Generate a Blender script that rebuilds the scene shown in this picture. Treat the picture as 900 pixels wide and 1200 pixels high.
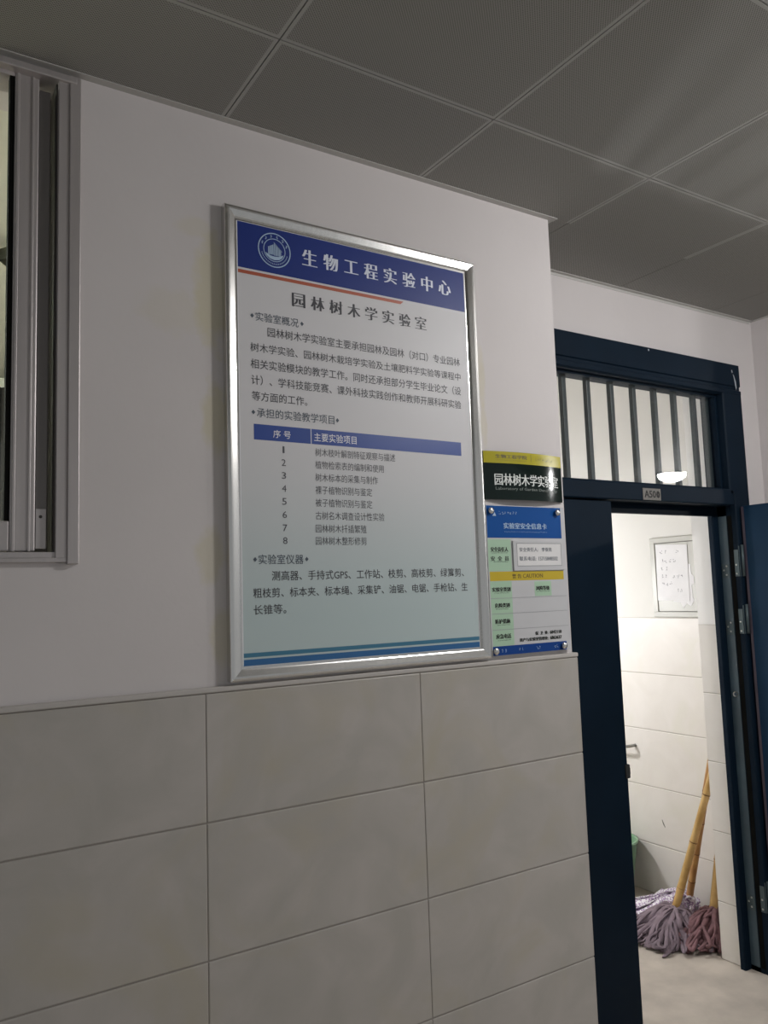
import bpy, bmesh, math, random
from mathutils import Vector, Matrix
random.seed(7)
for _o in list(bpy.data.objects): bpy.data.objects.remove(_o)
SC = bpy.context.scene
COL = SC.collection

# ------------------------------------------------------------------ camera
cam_d = bpy.data.cameras.new('camera')
cam_d.sensor_fit = 'VERTICAL'; cam_d.sensor_height = 36.0
cam_d.lens = 938.01 / 1200 * 36.0
cam_d.clip_start = 0.02
cam = bpy.data.objects.new('camera', cam_d); COL.objects.link(cam)
cam.location = (-1.8424, -1.8082, 1.6205)
cam.rotation_euler = (1.6713, 0.0332, -0.5660)
SC.camera = cam

# ------------------------------------------------------------------ world, exposure
W = bpy.data.worlds.new('world'); SC.world = W; W.use_nodes = True
bg = W.node_tree.nodes['Background']
bg.inputs[0].default_value = (0.95, 0.98, 1.0, 1); bg.inputs[1].default_value = 0.31
SC.view_settings.view_transform = 'Standard'; SC.view_settings.look = 'None'
SC.view_settings.gamma = 1.0; SC.view_settings.use_curve_mapping = False
SC.view_settings.exposure = 0.0
LAMP_NEAR = 160.0       # dome lamp before the door
LAMP_DOME = 420.0        # far dome lamp
LAMP_STORE = 285.0      # bulb in the store room
LAMP_LAB = 100.0
try:
    SC.cycles.use_denoising = True
    SC.cycles.max_bounces = 10
    SC.cycles.sample_clamp_indirect = 6.0
except Exception:
    pass

# ------------------------------------------------------------------ material helpers
def new_mat(name):
    m = bpy.data.materials.new(name); m.use_nodes = True
    return m, m.node_tree.nodes, m.node_tree.links, m.node_tree.nodes['Principled BSDF']

def mat(name, col, rough=0.5, metal=0.0, spec=0.5, var=0.0, scale=8.0, bump=0.0, bscale=60.0, stretch=None):
    m, N, L, b = new_mat(name)
    b.inputs['Base Color'].default_value = (*col, 1)
    b.inputs['Roughness'].default_value = rough
    b.inputs['Metallic'].default_value = metal
    b.inputs['Specular IOR Level'].default_value = spec
    tc = N.new('ShaderNodeTexCoord'); mp = N.new('ShaderNodeMapping')
    L.new(tc.outputs['Object'], mp.inputs['Vector'])
    if stretch: mp.inputs['Scale'].default_value = stretch
    if var > 0:
        n = N.new('ShaderNodeTexNoise'); n.inputs['Scale'].default_value = scale; n.inputs['Detail'].default_value = 5
        L.new(mp.outputs[0], n.inputs['Vector'])
        r = N.new('ShaderNodeMapRange'); r.inputs['From Min'].default_value = .3; r.inputs['From Max'].default_value = .7
        r.inputs['To Min'].default_value = 1 - var; r.inputs['To Max'].default_value = 1 + var
        L.new(n.outputs['Fac'], r.inputs['Value'])
        mx = N.new('ShaderNodeVectorMath'); mx.operation = 'SCALE'; mx.inputs[0].default_value = col
        L.new(r.outputs[0], mx.inputs['Scale']); L.new(mx.outputs[0], b.inputs['Base Color'])
    if bump > 0:
        n2 = N.new('ShaderNodeTexNoise'); n2.inputs['Scale'].default_value = bscale; n2.inputs['Detail'].default_value = 4
        L.new(mp.outputs[0], n2.inputs['Vector'])
        bp = N.new('ShaderNodeBump'); bp.inputs['Strength'].default_value = bump; bp.inputs['Distance'].default_value = .002
        L.new(n2.outputs['Fac'], bp.inputs['Height']); L.new(bp.outputs[0], b.inputs['Normal'])
    return m

def emit(name, col, strength):
    m, N, L, b = new_mat(name)
    b.inputs['Base Color'].default_value = (.8, .8, .8, 1)
    b.inputs['Emission Color'].default_value = (*col, 1); b.inputs['Emission Strength'].default_value = strength
    return m

def mix_rgb(N, L, fac, a, c):
    x = N.new('ShaderNodeMix'); x.data_type = 'RGBA'
    if hasattr(fac, 'links'): L.new(fac, x.inputs[0])
    else: x.inputs[0].default_value = fac
    for v, i in ((a, 6), (c, 7)):
        if hasattr(v, 'links'): L.new(v, x.inputs[i])
        else: x.inputs[i].default_value = (*v, 1)
    return x.outputs[2]

def mat_plaster(name, col, patches=(), patch_col=(.62, .57, .42)):
    m, N, L, b = new_mat(name)
    b.inputs['Roughness'].default_value = .75; b.inputs['Specular IOR Level'].default_value = .25
    tc = N.new('ShaderNodeTexCoord')
    n = N.new('ShaderNodeTexNoise'); n.inputs['Scale'].default_value = 2.2; n.inputs['Detail'].default_value = 6
    L.new(tc.outputs['Object'], n.inputs['Vector'])
    r = N.new('ShaderNodeMapRange'); r.inputs['From Min'].default_value = .35; r.inputs['From Max'].default_value = .65
    L.new(n.outputs['Fac'], r.inputs['Value'])
    a = tuple(c * .965 for c in col); c2 = tuple(min(.95, c * 1.02) for c in col)
    c = mix_rgb(N, L, r.outputs[0], a, c2)
    nn = N.new('ShaderNodeTexNoise'); nn.inputs['Scale'].default_value = 22; nn.inputs['Detail'].default_value = 3
    L.new(tc.outputs['Object'], nn.inputs['Vector'])
    for (px, py, pz, rx, rz, amt) in patches:       # old putty stains, each with an uneven rim
        mp = N.new('ShaderNodeMapping'); mp.vector_type = 'TEXTURE'
        mp.inputs['Location'].default_value = (px, py, pz); mp.inputs['Scale'].default_value = (rx, .3, rz)
        L.new(tc.outputs['Object'], mp.inputs['Vector'])
        ln = N.new('ShaderNodeVectorMath'); ln.operation = 'LENGTH'; L.new(mp.outputs[0], ln.inputs[0])
        ad = N.new('ShaderNodeMath'); ad.operation = 'MULTIPLY_ADD'; ad.inputs[1].default_value = 1.1
        L.new(nn.outputs['Fac'], ad.inputs[0]); L.new(ln.outputs['Value'], ad.inputs[2])
        q = N.new('ShaderNodeMapRange'); q.inputs['From Min'].default_value = 1.15; q.inputs['From Max'].default_value = 1.6
        q.inputs['To Min'].default_value = amt; q.inputs['To Max'].default_value = 0
        L.new(ad.outputs[0], q.inputs['Value'])
        c = mix_rgb(N, L, q.outputs[0], c, patch_col)
    L.new(c, b.inputs['Base Color'])
    bp = N.new('ShaderNodeBump'); bp.inputs['Strength'].default_value = .12; bp.inputs['Distance'].default_value = .003
    n3 = N.new('ShaderNodeTexNoise'); n3.inputs['Scale'].default_value = 45; n3.inputs['Detail'].default_value = 4
    L.new(tc.outputs['Object'], n3.inputs['Vector']); L.new(n3.outputs['Fac'], bp.inputs['Height']); L.new(bp.outputs[0], b.inputs['Normal'])
    return m

def mat_tile(name, a, c, d):
    m, N, L, b = new_mat(name)
    b.inputs['Roughness'].default_value = .38; b.inputs['Specular IOR Level'].default_value = .4
    tc = N.new('ShaderNodeTexCoord')
    n = N.new('ShaderNodeTexNoise'); n.inputs['Scale'].default_value = 5.5; n.inputs['Detail'].default_value = 6; n.inputs['Distortion'].default_value = .9
    L.new(tc.outputs['Object'], n.inputs['Vector'])
    r = N.new('ShaderNodeMapRange'); r.inputs['From Min'].default_value = .36; r.inputs['From Max'].default_value = .66
    L.new(n.outputs['Fac'], r.inputs['Value'])
    n2 = N.new('ShaderNodeTexNoise'); n2.inputs['Scale'].default_value = 3.1; n2.inputs['Detail'].default_value = 4; n2.inputs['Distortion'].default_value = 1.6
    L.new(tc.outputs['Object'], n2.inputs['Vector'])
    r2 = N.new('ShaderNodeMapRange'); r2.inputs['From Min'].default_value = .5; r2.inputs['From Max'].default_value = .75
    L.new(n2.outputs['Fac'], r2.inputs['Value'])
    c1 = mix_rgb(N, L, r.outputs[0], a, c)
    L.new(mix_rgb(N, L, r2.outputs[0], c1, d), b.inputs['Base Color'])
    return m

def mat_perforated(name):
    m, N, L, b = new_mat(name)
    b.inputs['Roughness'].default_value = .6; b.inputs['Specular IOR Level'].default_value = .2
    tc = N.new('ShaderNodeTexCoord'); mp = N.new('ShaderNodeMapping')
    mp.inputs['Scale'].default_value = (205, 205, 205); mp.inputs['Rotation'].default_value = (0, 0, math.pi / 4)
    L.new(tc.outputs['Object'], mp.inputs['Vector'])
    fr = N.new('ShaderNodeVectorMath'); fr.operation = 'FRACTION'; L.new(mp.outputs[0], fr.inputs[0])
    sb = N.new('ShaderNodeVectorMath'); sb.operation = 'SUBTRACT'; sb.inputs[1].default_value = (.5, .5, 0); L.new(fr.outputs[0], sb.inputs[0])
    ml = N.new('ShaderNodeVectorMath'); ml.operation = 'MULTIPLY'; ml.inputs[1].default_value = (1, 1, 0); L.new(sb.outputs[0], ml.inputs[0])
    ln = N.new('ShaderNodeVectorMath'); ln.operation = 'LENGTH'; L.new(ml.outputs[0], ln.inputs[0])
    lt = N.new('ShaderNodeMath'); lt.operation = 'LESS_THAN'; lt.inputs[1].default_value = .27; L.new(ln.outputs['Value'], lt.inputs[0])
    L.new(mix_rgb(N, L, lt.outputs[0], (.33, .325, .305), (.11, .11, .10)), b.inputs['Base Color'])
    return m

def mat_glass(name, rough=0.0, tint=(1, 1, 1)):
    m, N, L, b = new_mat(name)
    N.remove(b); out = N['Material Output']
    t = N.new('ShaderNodeBsdfTransparent'); t.inputs[0].default_value = (*tint, 1)
    g = N.new('ShaderNodeBsdfGlossy'); g.inputs['Roughness'].default_value = rough
    f = N.new('ShaderNodeFresnel'); 
    gm = N.new('ShaderNodeNewGeometry'); mr = N.new('ShaderNodeMapRange')      # same reflectance on both faces of the pane
    mr.inputs['To Min'].default_value = 1.5; mr.inputs['To Max'].default_value = 1 / 1.5
    L.new(gm.outputs['Backfacing'], mr.inputs['Value']); L.new(mr.outputs[0], f.inputs['IOR'])
    mx = N.new('ShaderNodeMixShader'); L.new(f.outputs[0], mx.inputs[0]); L.new(t.outputs[0], mx.inputs[1]); L.new(g.outputs[0], mx.inputs[2])
    L.new(mx.outputs[0], out.inputs['Surface'])
    return m

def mat_sheet(name):        # printed poster: grey white fading to pale cyan towards the foot
    m, N, L, b = new_mat(name)
    b.inputs['Roughness'].default_value = .42; b.inputs['Specular IOR Level'].default_value = .18
    tc = N.new('ShaderNodeTexCoord'); sx = N.new('ShaderNodeSeparateXYZ'); L.new(tc.outputs['Object'], sx.inputs[0])
    r = N.new('ShaderNodeMapRange'); r.inputs['From Min'].default_value = .12; r.inputs['From Max'].default_value = .62
    r.interpolation_type = 'SMOOTHSTEP'
    L.new(sx.outputs['Z'], r.inputs['Value'])
    L.new(mix_rgb(N, L, r.outputs[0], (.50, .59, .595), (.675, .665, .68)), b.inputs['Base Color'])
    return m

def mat_speckle(name, a, c, scale):
    m, N, L, b = new_mat(name)
    b.inputs['Roughness'].default_value = .45
    tc = N.new('ShaderNodeTexCoord'); v = N.new('ShaderNodeTexVoronoi'); v.inputs['Scale'].default_value = scale
    L.new(tc.outputs['Object'], v.inputs['Vector'])
    sx = N.new('ShaderNodeSeparateColor'); L.new(v.outputs['Color'], sx.inputs[0])
    gt = N.new('ShaderNodeMath'); gt.operation = 'GREATER_THAN'; gt.inputs[1].default_value = .42; L.new(sx.outputs[0], gt.inputs[0])
    L.new(mix_rgb(N, L, gt.outputs[0], a, c), b.inputs['Base Color'])
    return m

def mat_bamboo(name, a, c):
    m, N, L, b = new_mat(name)
    b.inputs['Roughness'].default_value = .4
    tc = N.new('ShaderNodeTexCoord'); n = N.new('ShaderNodeTexNoise'); n.inputs['Scale'].default_value = 14; n.inputs['Detail'].default_value = 5
    L.new(tc.outputs['Object'], n.inputs['Vector'])
    r = N.new('ShaderNodeMapRange'); r.inputs['From Min'].default_value = .38; r.inputs['From Max'].default_value = .66; L.new(n.outputs['Fac'], r.inputs['Value'])
    L.new(mix_rgb(N, L, r.outputs[0], a, c), b.inputs['Base Color'])
    return m

# ------------------------------------------------------------------ geometry helpers
ORG = {}
class MB:
    def __init__(s): s.bm = bmesh.new()
    def box(s, x0, x1, y0, y1, z0, z1, bev=0.0, seg=2):
        b2 = bmesh.new()
        v = [b2.verts.new((x, y, z)) for z in (z0, z1) for y in (y0, y1) for x in (x0, x1)]
        for f in ((0, 2, 3, 1), (4, 5, 7, 6), (0, 1, 5, 4), (2, 6, 7, 3), (0, 4, 6, 2), (1, 3, 7, 5)):
            b2.faces.new([v[i] for i in f])
        if bev > 0:
            bmesh.ops.bevel(b2, geom=list(b2.edges), offset=bev, segments=seg, affect='EDGES', profile=.5)
        s.merge(b2); return s
    def merge(s, b2, M=None):
        mp = {}
        for v in b2.verts: mp[v] = s.bm.verts.new(M @ v.co if M else v.co)
        for f in b2.faces:
            try:
                nf = s.bm.faces.new([mp[v] for v in f.verts]); nf.smooth = f.smooth
            except ValueError: pass
        b2.free(); return s
    def poly(s, pts):
        s.bm.faces.new([s.bm.verts.new(p) for p in pts]); return s
    def prism(s, prof, fn, a, c, smooth=False):
        # prof: closed 2D list, fn(u, v, t) -> 3D; capped extrusion from t=a to t=c
        A = [s.bm.verts.new(fn(u, v, a)) for u, v in prof]; B = [s.bm.verts.new(fn(u, v, c)) for u, v in prof]
        n = len(prof)
        for i in range(n):
            f = s.bm.faces.new((A[i], A[(i + 1) % n], B[(i + 1) % n], B[i])); f.smooth = smooth
        s.bm.faces.new(A[::-1]); s.bm.faces.new(B); return s
    def tube(s, pts, rad, n=12, flat=1.0, cap=True, up=None, smooth=True):
        pts = [Vector(p) for p in pts]; rings = []
        R = rad if isinstance(rad, (list, tuple)) else [rad] * len(pts)
        prev = None
        for i, p in enumerate(pts):
            t = (pts[min(i + 1, len(pts) - 1)] - pts[max(i - 1, 0)]).normalized()
            if prev is None:
                ref = Vector(up) if up else (Vector((0, 0, 1)) if abs(t.z) < .9 else Vector((1, 0, 0)))
                a = (ref - t * ref.dot(t)).normalized()
            else:
                a = (prev - t * prev.dot(t))
                a = a.normalized() if a.length > 1e-6 else t.orthogonal().normalized()
            prev = a; bb = t.cross(a)
            rings.append([s.bm.verts.new(p + a * (R[i] * flat * math.cos(k * 2 * math.pi / n)) + bb * (R[i] * math.sin(k * 2 * math.pi / n))) for k in range(n)])
        for i in range(len(rings) - 1):
            for k in range(n):
                f = s.bm.faces.new((rings[i][k], rings[i][(k + 1) % n], rings[i + 1][(k + 1) % n], rings[i + 1][k])); f.smooth = smooth
        if cap:
            s.bm.faces.new(rings[0][::-1]); s.bm.faces.new(rings[-1])
        return s
    def lathe(s, prof, c, n=32, axis='z', cap=True):
        # prof: list of (r, h)
        rings = []
        for r, h in prof:
            ring = []
            for k in range(n):
                a = k * 2 * math.pi / n; x, y = r * math.cos(a), r * math.sin(a)
                d = {'z': (x, y, h), 'y': (x, h, y), 'x': (h, x, y)}[axis]
                ring.append(s.bm.verts.new((c[0] + d[0], c[1] + d[1], c[2] + d[2])))
            rings.append(ring)
        for i in range(len(rings) - 1):
            for k in range(n):
                f = s.bm.faces.new((rings[i][k], rings[i][(k + 1) % n], rings[i + 1][(k + 1) % n], rings[i + 1][k])); f.smooth = True
        if cap:
            for r in (rings[0], rings[-1]): s.bm.faces.new(r)
        return s
    def build(s, name, m, parent=None, loc=(0, 0, 0), recalc=True):
        if recalc: bmesh.ops.recalc_face_normals(s.bm, faces=list(s.bm.faces))
        org = ORG[parent.name] if parent else Vector(loc)
        for v in s.bm.verts: v.co -= org
        me = bpy.data.meshes.new(name); s.bm.to_mesh(me); s.bm.free()
        me.materials.append(m)
        o = bpy.data.objects.new(name, me); COL.objects.link(o)
        if parent: o.parent = parent
        else: o.location = org
        ORG[o.name] = org
        return o

def tag(o, label=None, cat=None, group=None, kind=None):
    for k, v in (('label', label), ('category', cat), ('group', group), ('kind', kind)):
        if v: o[k] = v
    return o
def thing(name, loc, label=None, cat=None, group=None, kind=None):
    o = bpy.data.objects.new(name, None); COL.objects.link(o); o.location = loc; o.empty_display_size = .1
    ORG[o.name] = Vector(loc)
    return tag(o, label, cat, group, kind)
def struct(o): o['kind'] = 'structure'; return o

# text -> mesh triangles in the unit box of its own bounding box
def glyphs(body, offset=0.0, res=2, spacing=1.0):
    cu = bpy.data.curves.new('t', 'FONT'); cu.body = body; cu.size = 1.0; cu.resolution_u = res
    cu.offset = offset; cu.space_character = spacing
    o = bpy.data.objects.new('t', cu); COL.objects.link(o)
    dg = bpy.context.evaluated_depsgraph_get(); dg.update()
    me = bpy.data.meshes.new_from_object(o.evaluated_get(dg))
    bpy.data.objects.remove(o); bpy.data.curves.remove(cu)
    vs = [v.co.copy() for v in me.vertices]; fs = [tuple(p.vertices) for p in me.polygons]
    bpy.data.meshes.remove(me)
    return vs, fs
def write(mb, body, x0, x1, z0, z1, place, offset=0.0, spacing=1.0, shifts=(0.0,), res=2):
    """place(u, w) -> 3D; the text fills u x0..x1 and w z0..z1."""
    vs, fs = glyphs(body, offset, res, spacing)
    if not vs: return
    a0 = min(v.x for v in vs); a1 = max(v.x for v in vs); b0 = min(v.y for v in vs); b1 = max(v.y for v in vs)
    for k, sh in enumerate(shifts):
        nv = [mb.bm.verts.new(place(x0 + (v.x - a0) / (a1 - a0) * (x1 - x0) + sh, z0 + (v.y - b0) / (b1 - b0) * (z1 - z0), k)) for v in vs]
        for f in fs:
            try: mb.bm.faces.new([nv[i] for i in f])
            except ValueError: pass
def on_wall(y): return lambda u, w, k=0: (u, y - k * .00006, w)
def scrawl(mb, n, x0, x1, z0, z1, place, th=.0006):
    """n cells of small unreadable pen strokes."""
    cw = (x1 - x0) / n
    for i in range(n):
        cx = x0 + cw * i
        for _ in range(4):
            h = random.random() < .5
            u = cx + random.uniform(.1, .6) * cw; w = z0 + random.uniform(.05, .8) * (z1 - z0)
            l = random.uniform(.25, .4) * (cw if h else (z1 - z0))
            du, dw = (l, th) if h else (th, l)
            mb.poly([place(u, w), place(u + du, w), place(u + du, min(w + dw, z1)), place(u, min(w + dw, z1))])
def rect(mb, x0, x1, z0, z1, y): return mb.poly([(x0, y, z0), (x1, y, z0), (x1, y, z1), (x0, y, z1)])

# ------------------------------------------------------------------ dimensions
H = 2.8168            # ceiling
D = .3126             # door wall face
F = .283              # door frame face
ZT = [1.1165 - .2967 * k for k in range(4)]
LEDGE = 1.4175

# ------------------------------------------------------------------ materials
M = {}
M['plaster'] = mat_plaster('corridor plaster', (.66, .622, .618),
    patches=[(-1.165, 0, 2.36, .05, .16, .75), (-1.16, 0, 2.05, .035, .10, .7), (-1.175, 0, 1.72, .04, .07, .55), (-1.15, 0, 1.53, .03, .08, .5),
             (-.325, 0, 2.25, .018, .10, .5), (-.322, 0, 2.10, .014, .07, .45), (-1.25, 0, 2.30, .10, .06, .22), (-1.2, 0, 2.52, .06, .03, .3)])
M['plaster_store'] = mat_plaster('store plaster', (.70, .685, .645))
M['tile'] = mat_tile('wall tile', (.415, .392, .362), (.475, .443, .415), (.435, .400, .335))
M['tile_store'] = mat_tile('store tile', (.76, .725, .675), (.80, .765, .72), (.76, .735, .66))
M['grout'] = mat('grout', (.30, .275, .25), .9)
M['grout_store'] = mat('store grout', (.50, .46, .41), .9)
M['ledge'] = mat('ledge tile edge', (.50, .47, .445), .45)
M['ceil'] = mat_perforated('perforated ceiling panel')
M['ceil_edge'] = mat('ceiling panel rim', (.40, .395, .38), .5)
M['trim'] = mat('ceiling trim', (.50, .49, .47), .45)
M['concrete'] = mat('floor concrete', (.50, .445, .385), .75, var=.14, scale=7, bump=.15)
M['dark'] = mat('void', (.03, .03, .03), .9)
M['navy'] = mat('navy gloss paint', (.005, .013, .025), .5, spec=.08, var=.12, scale=5, bump=.06, bscale=25)
M['navy_leaf'] = mat('navy door paint', (.006, .027, .060), .5, spec=.11, var=.12, scale=4, bump=.05, bscale=20)
M['bar'] = mat('painted grille bar', (.035, .05, .055), .4)
M['steel_jamb'] = mat('lighter blue jamb paint', (.055, .09, .115), .4, var=.2, scale=9)
M['hinge'] = mat('painted hinge steel', (.075, .105, .115), .45, metal=.3)
M['screw'] = mat('bright screw', (.6, .6, .58), .3, metal=1)
M['alu'] = mat('brushed aluminium', (.74, .73, .71), .24, metal=1, var=.05, scale=120, stretch=(1, 1, .03))
M['alu_win'] = mat('dull window aluminium', (.50, .465, .46), .42, metal=.5, var=.08, scale=40, stretch=(1, 1, .04))
M['alu_dark'] = mat('window channel', (.07, .065, .06), .5, metal=.3)
M['seal'] = mat('black rubber seal and jamb gap shade', (.008, .008, .0075), .95, spec=.05)  # window rubber; also the painted shade in the jamb gap
M['glass'] = mat_glass('clear pane')
M['sheet'] = mat_sheet('poster print')
M['white_print'] = mat('white print', (.80, .80, .83), .4)
M['navy_print'] = mat('blue print', (.016, .036, .205), .42, spec=.28)
M['orange_print'] = mat('orange print', (.44, .10, .05), .4)
M['ink'] = mat('dark grey ink', (.045, .045, .055), .5)
M['ink_blue'] = mat('slate ink', (.07, .09, .12), .5)
M['table_print'] = mat('table blue print', (.022, .062, .29), .35)
M['row_print'] = mat('row grey print', (.67, .67, .69), .4)
M['stripe_a'] = mat('teal stripe print', (.05, .19, .30), .35)
M['stripe_b'] = mat('blue stripe print', (.025, .13, .32), .35)
M['pale_print'] = mat('pale blue print', (.42, .56, .72), .4)
M['plaque'] = mat('gloss dark green plaque', (.005, .013, .011), .07, spec=.35)
M['yellow'] = mat('mustard print', (.44, .38, .012), .25)
M['plaque_text'] = mat('plaque white lettering', (.72, .74, .72), .4)
M['plaque_text_dim'] = mat('plaque grey lettering', (.22, .25, .23), .4)
M['olive_ink'] = mat('olive ink', (.09, .07, .01), .5)
M['acrylic'] = mat('acrylic board', (.58, .58, .595), .18, var=.02)
M['card_blue'] = mat('card blue print', (.005, .075, .30), .3, spec=.2)
M['card_foot_blue'] = mat('card foot blue print', (.006, .05, .24), .3, spec=.2)
M['mint'] = mat('mint print', (.40, .58, .42), .4)
M['card_yellow'] = mat('card yellow print', (.55, .40, .012), .4)
M['black_ink'] = mat('black ink', (.015, .02, .015), .5)
M['brown_ink'] = mat('brown ink', (.14, .09, .01), .5)
M['rule'] = mat('grey rule', (.35, .36, .38), .5)
M['paper'] = mat('white paper', (.74, .73, .73), .7, var=.03, scale=20)
M['paper_ink'] = mat('faded pen', (.25, .25, .26), .7)
M['box_metal'] = mat('painted panel box', (.46, .455, .41), .4, var=.03)
M['box_gap'] = mat('panel seam', (.17, .16, .145), .6)
M['pipe'] = mat('grey metal bar', (.32, .32, .30), .35, metal=.6)
M['bamboo'] = mat_bamboo('bamboo stick', (.50, .30, .09), (.66, .44, .17))
M['bamboo_dark'] = mat_bamboo('darker bamboo stick', (.42, .21, .07), (.55, .31, .11))
M['node'] = mat('bamboo node', (.19, .085, .02), .6)
M['cloth_grey'] = mat('lavender grey jersey', (.215, .165, .195), .9, var=.25, scale=18, bump=.3, bscale=220)
M['cloth_brown'] = mat('mauve brown cloth', (.20, .105, .115), .9, var=.25, scale=22, bump=.3, bscale=220)
M['cloth_lilac'] = mat_speckle('lilac and white cloth', (.40, .27, .46), (.86, .84, .87), 190)
M['plastic_green'] = mat('pale green plastic', (.20, .36, .22), .3)
M['plate'] = mat('dull number plate', (.17, .16, .145), .45, metal=.4, var=.12, scale=60)
M['lamp'] = emit('near dome diffuser', (1.0, .985, .975), LAMP_NEAR)
M['lamp_dome'] = emit('dome diffuser', (1.0, .99, .985), LAMP_DOME)
M['lamp_store'] = emit('store lamp diffuser', (1.0, 1.0, 1.02), LAMP_STORE)
M['lamp_lab'] = emit('lab lamp diffuser', (.95, 1.0, .86), LAMP_LAB)
M['lab_white'] = mat('lab ceiling paint', (.72, .72, .63), .8, var=.03)
M['curtain'] = mat('dark brown curtain', (.012, .010, .008), .9, var=.2, scale=6)
M['dark_metal'] = mat('dark olive metal', (.03, .032, .018), .5)

# ------------------------------------------------------------------ tiles on a wall
def tile_panel(mb, bg, o, u, n, u0, u1, vj, zrows, th=.012, gh=.0030, gv=.0010, bev=.0026):
    """tiles on a plane through o with horizontal direction u and outward normal n; zrows = list of (z0, z1)."""
    o, u, n = Vector(o), Vector(u), Vector(n)
    cuts = [u0] + sorted(x for x in vj if u0 + .004 < x < u1 - .004) + [u1]
    Mx = Matrix((u, n, Vector((0, 0, 1)))).transposed().to_4x4(); Mx.translation = o
    for z0, z1 in zrows:
        for a, c in zip(cuts[:-1], cuts[1:]):
            t = MB(); t.box(a + gv / 2, c - gv / 2, 0, th, z0 + gh / 2, z1 - gh / 2, bev, 2)
            mb.merge(t.bm, Mx)
    t = MB(); t.box(u0 + .002, u1 - .002, 0, th - .0022, zrows[-1][0], zrows[0][1]); bg.merge(t.bm, Mx)

ROWS = [(ZT[0], 1.404), (ZT[1], ZT[0]), (ZT[2], ZT[1]), (ZT[3], ZT[2]), (0, ZT[3])]

# ------------------------------------------------------------------ structure: front wall with the window hole
wx0, wx1, wz0, wz1 = -3.05, -1.476, 1.707, 2.806
mb = MB()
mb.box(-4.2, wx0, 0, .2, 0, H + .02); mb.box(wx1, -.012, 0, .2, 0, H + .02)
mb.box(wx0, wx1, 0, .2, 0, wz0); mb.box(wx0, wx1, 0, .2, wz1, H + .02)
mb.box(-.2, -.012, .2, 2.6, 0, 3.3)
wall_front = struct(mb.build('wall_front', M['plaster']))
tl, gr = MB(), MB()
vj = [-1.1933 + .598 * k for k in range(-6, 3)]
tile_panel(tl, gr, (0, 0, 0), (1, 0, 0), (0, -1, 0), -4.2, 0, vj, ROWS)
tile_panel(tl, gr, (-.012, 0, 0), (0, 1, 0), (1, 0, 0), 0, D, [], ROWS)
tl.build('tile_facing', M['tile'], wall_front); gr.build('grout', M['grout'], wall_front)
lg = MB(); lg.box(-4.2, .001, -.0135, 0, 1.4045, LEDGE, .003, 2); lg.box(-.012, .001, .0001, D, 1.4045, LEDGE, .003, 2)
lg.build('tile_ledge', M['ledge'], wall_front)

# door wall and the pier beyond the door
ox0, ox1, oz1 = .02, 1.312, 2.58
mb = MB()
mb.box(-.012, ox0, D, .505, 0, H + .5); mb.box(ox1, 1.88, D, .505, 0, H + .5); mb.box(ox0, ox1, D, .505, oz1, H + .5)
wall_back = struct(mb.build('wall_back', M['plaster']))
tl, gr = MB(), MB()
tile_panel(tl, gr, (1.312, 0, 0), (0, 1, 0), (-1, 0, 0), .40, .505, [], [(ZT[0] + .015, 1.432), (ZT[1] + .015, ZT[0] + .015), (ZT[2] + .015, ZT[1] + .015), (ZT[3] + .015, ZT[2] + .015), (0, ZT[3] + .015)], th=.019)
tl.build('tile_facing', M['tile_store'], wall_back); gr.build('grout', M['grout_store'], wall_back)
rv = MB(); rv.box(1.2985, 1.3125, .40, .505, 1.432, 2.58); rv.build('reveal_plaster', mat('reveal plaster', (.90, .885, .86), .7), wall_back)
mb = MB(); mb.box(1.576, 9.0, 0, D + .19, 0, H + .02)
wall_right = struct(mb.build('wall_right', M['plaster']))
tl, gr = MB(), MB()
tile_panel(tl, gr, (0, 0, 0), (1, 0, 0), (0, -1, 0), 1.565, 9.0, [1.6 + .598 * k for k in range(13)], ROWS)
tile_panel(tl, gr, (1.576, 0, 0), (0, 1, 0), (-1, 0, 0), 0, D, [], ROWS)
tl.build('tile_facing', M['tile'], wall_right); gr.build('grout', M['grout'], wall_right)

# floor
mb = MB(); mb.box(-4.2, 9.0, -4.6, 2.6, -.12, 0)
struct(mb.build('floor', M['concrete']))

# corridor ceiling of perforated panels
gx, gy = -1.1312, -.3428
pn, rm, bk = MB(), MB(), MB()
ys = [gy - .6 * j for j in range(-1, 8)]
def ceil_strip(x0, x1, y0, y1):
    g = .0014
    if x1 - x0 < .02 or y1 - y0 < .02: return
    pn.box(x0 + .010, x1 - .010, y0 + .010, y1 - .010, H, H + .004)
    for (a, c, d, e) in ((x0 + g, x0 + .010, y0 + g, y1 - g), (x1 - .010, x1 - g, y0 + g, y1 - g), (x0 + .010, x1 - .010, y0 + g, y0 + .010), (x0 + .010, x1 - .010, y1 - .010, y1 - g)):
        rm.box(a, c, d, e, H, H + .012)
for i in range(-6, 17):
    x0 = gx + .6 * i; x1 = x0 + .6
    for j in range(0, 7):
        y1 = gy - .6 * j
        ceil_strip(x0, x1, y1 - .6, y1)
    ceil_strip(x0, x1, gy, 0)
    a, c = max(x0, -.012), min(x1, 1.576)
    if c - a > .02:      # the same panels run on into the door recess
        ga, gc = (.0014 if a == x0 else 0), (.0014 if c == x1 else 0)
        pn.box(a + ga, c - gc, -.013, D, H - .0002, H + .003)
ceiling = struct(pn.build('ceiling', M['ceil']))
rm.build('panel_rims', M['ceil_edge'], ceiling)
bk.box(-4.6, 9.0, -4.6, D, H + .014, H + .03); bk.build('ceiling_backing', M['dark'], ceiling)
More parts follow.
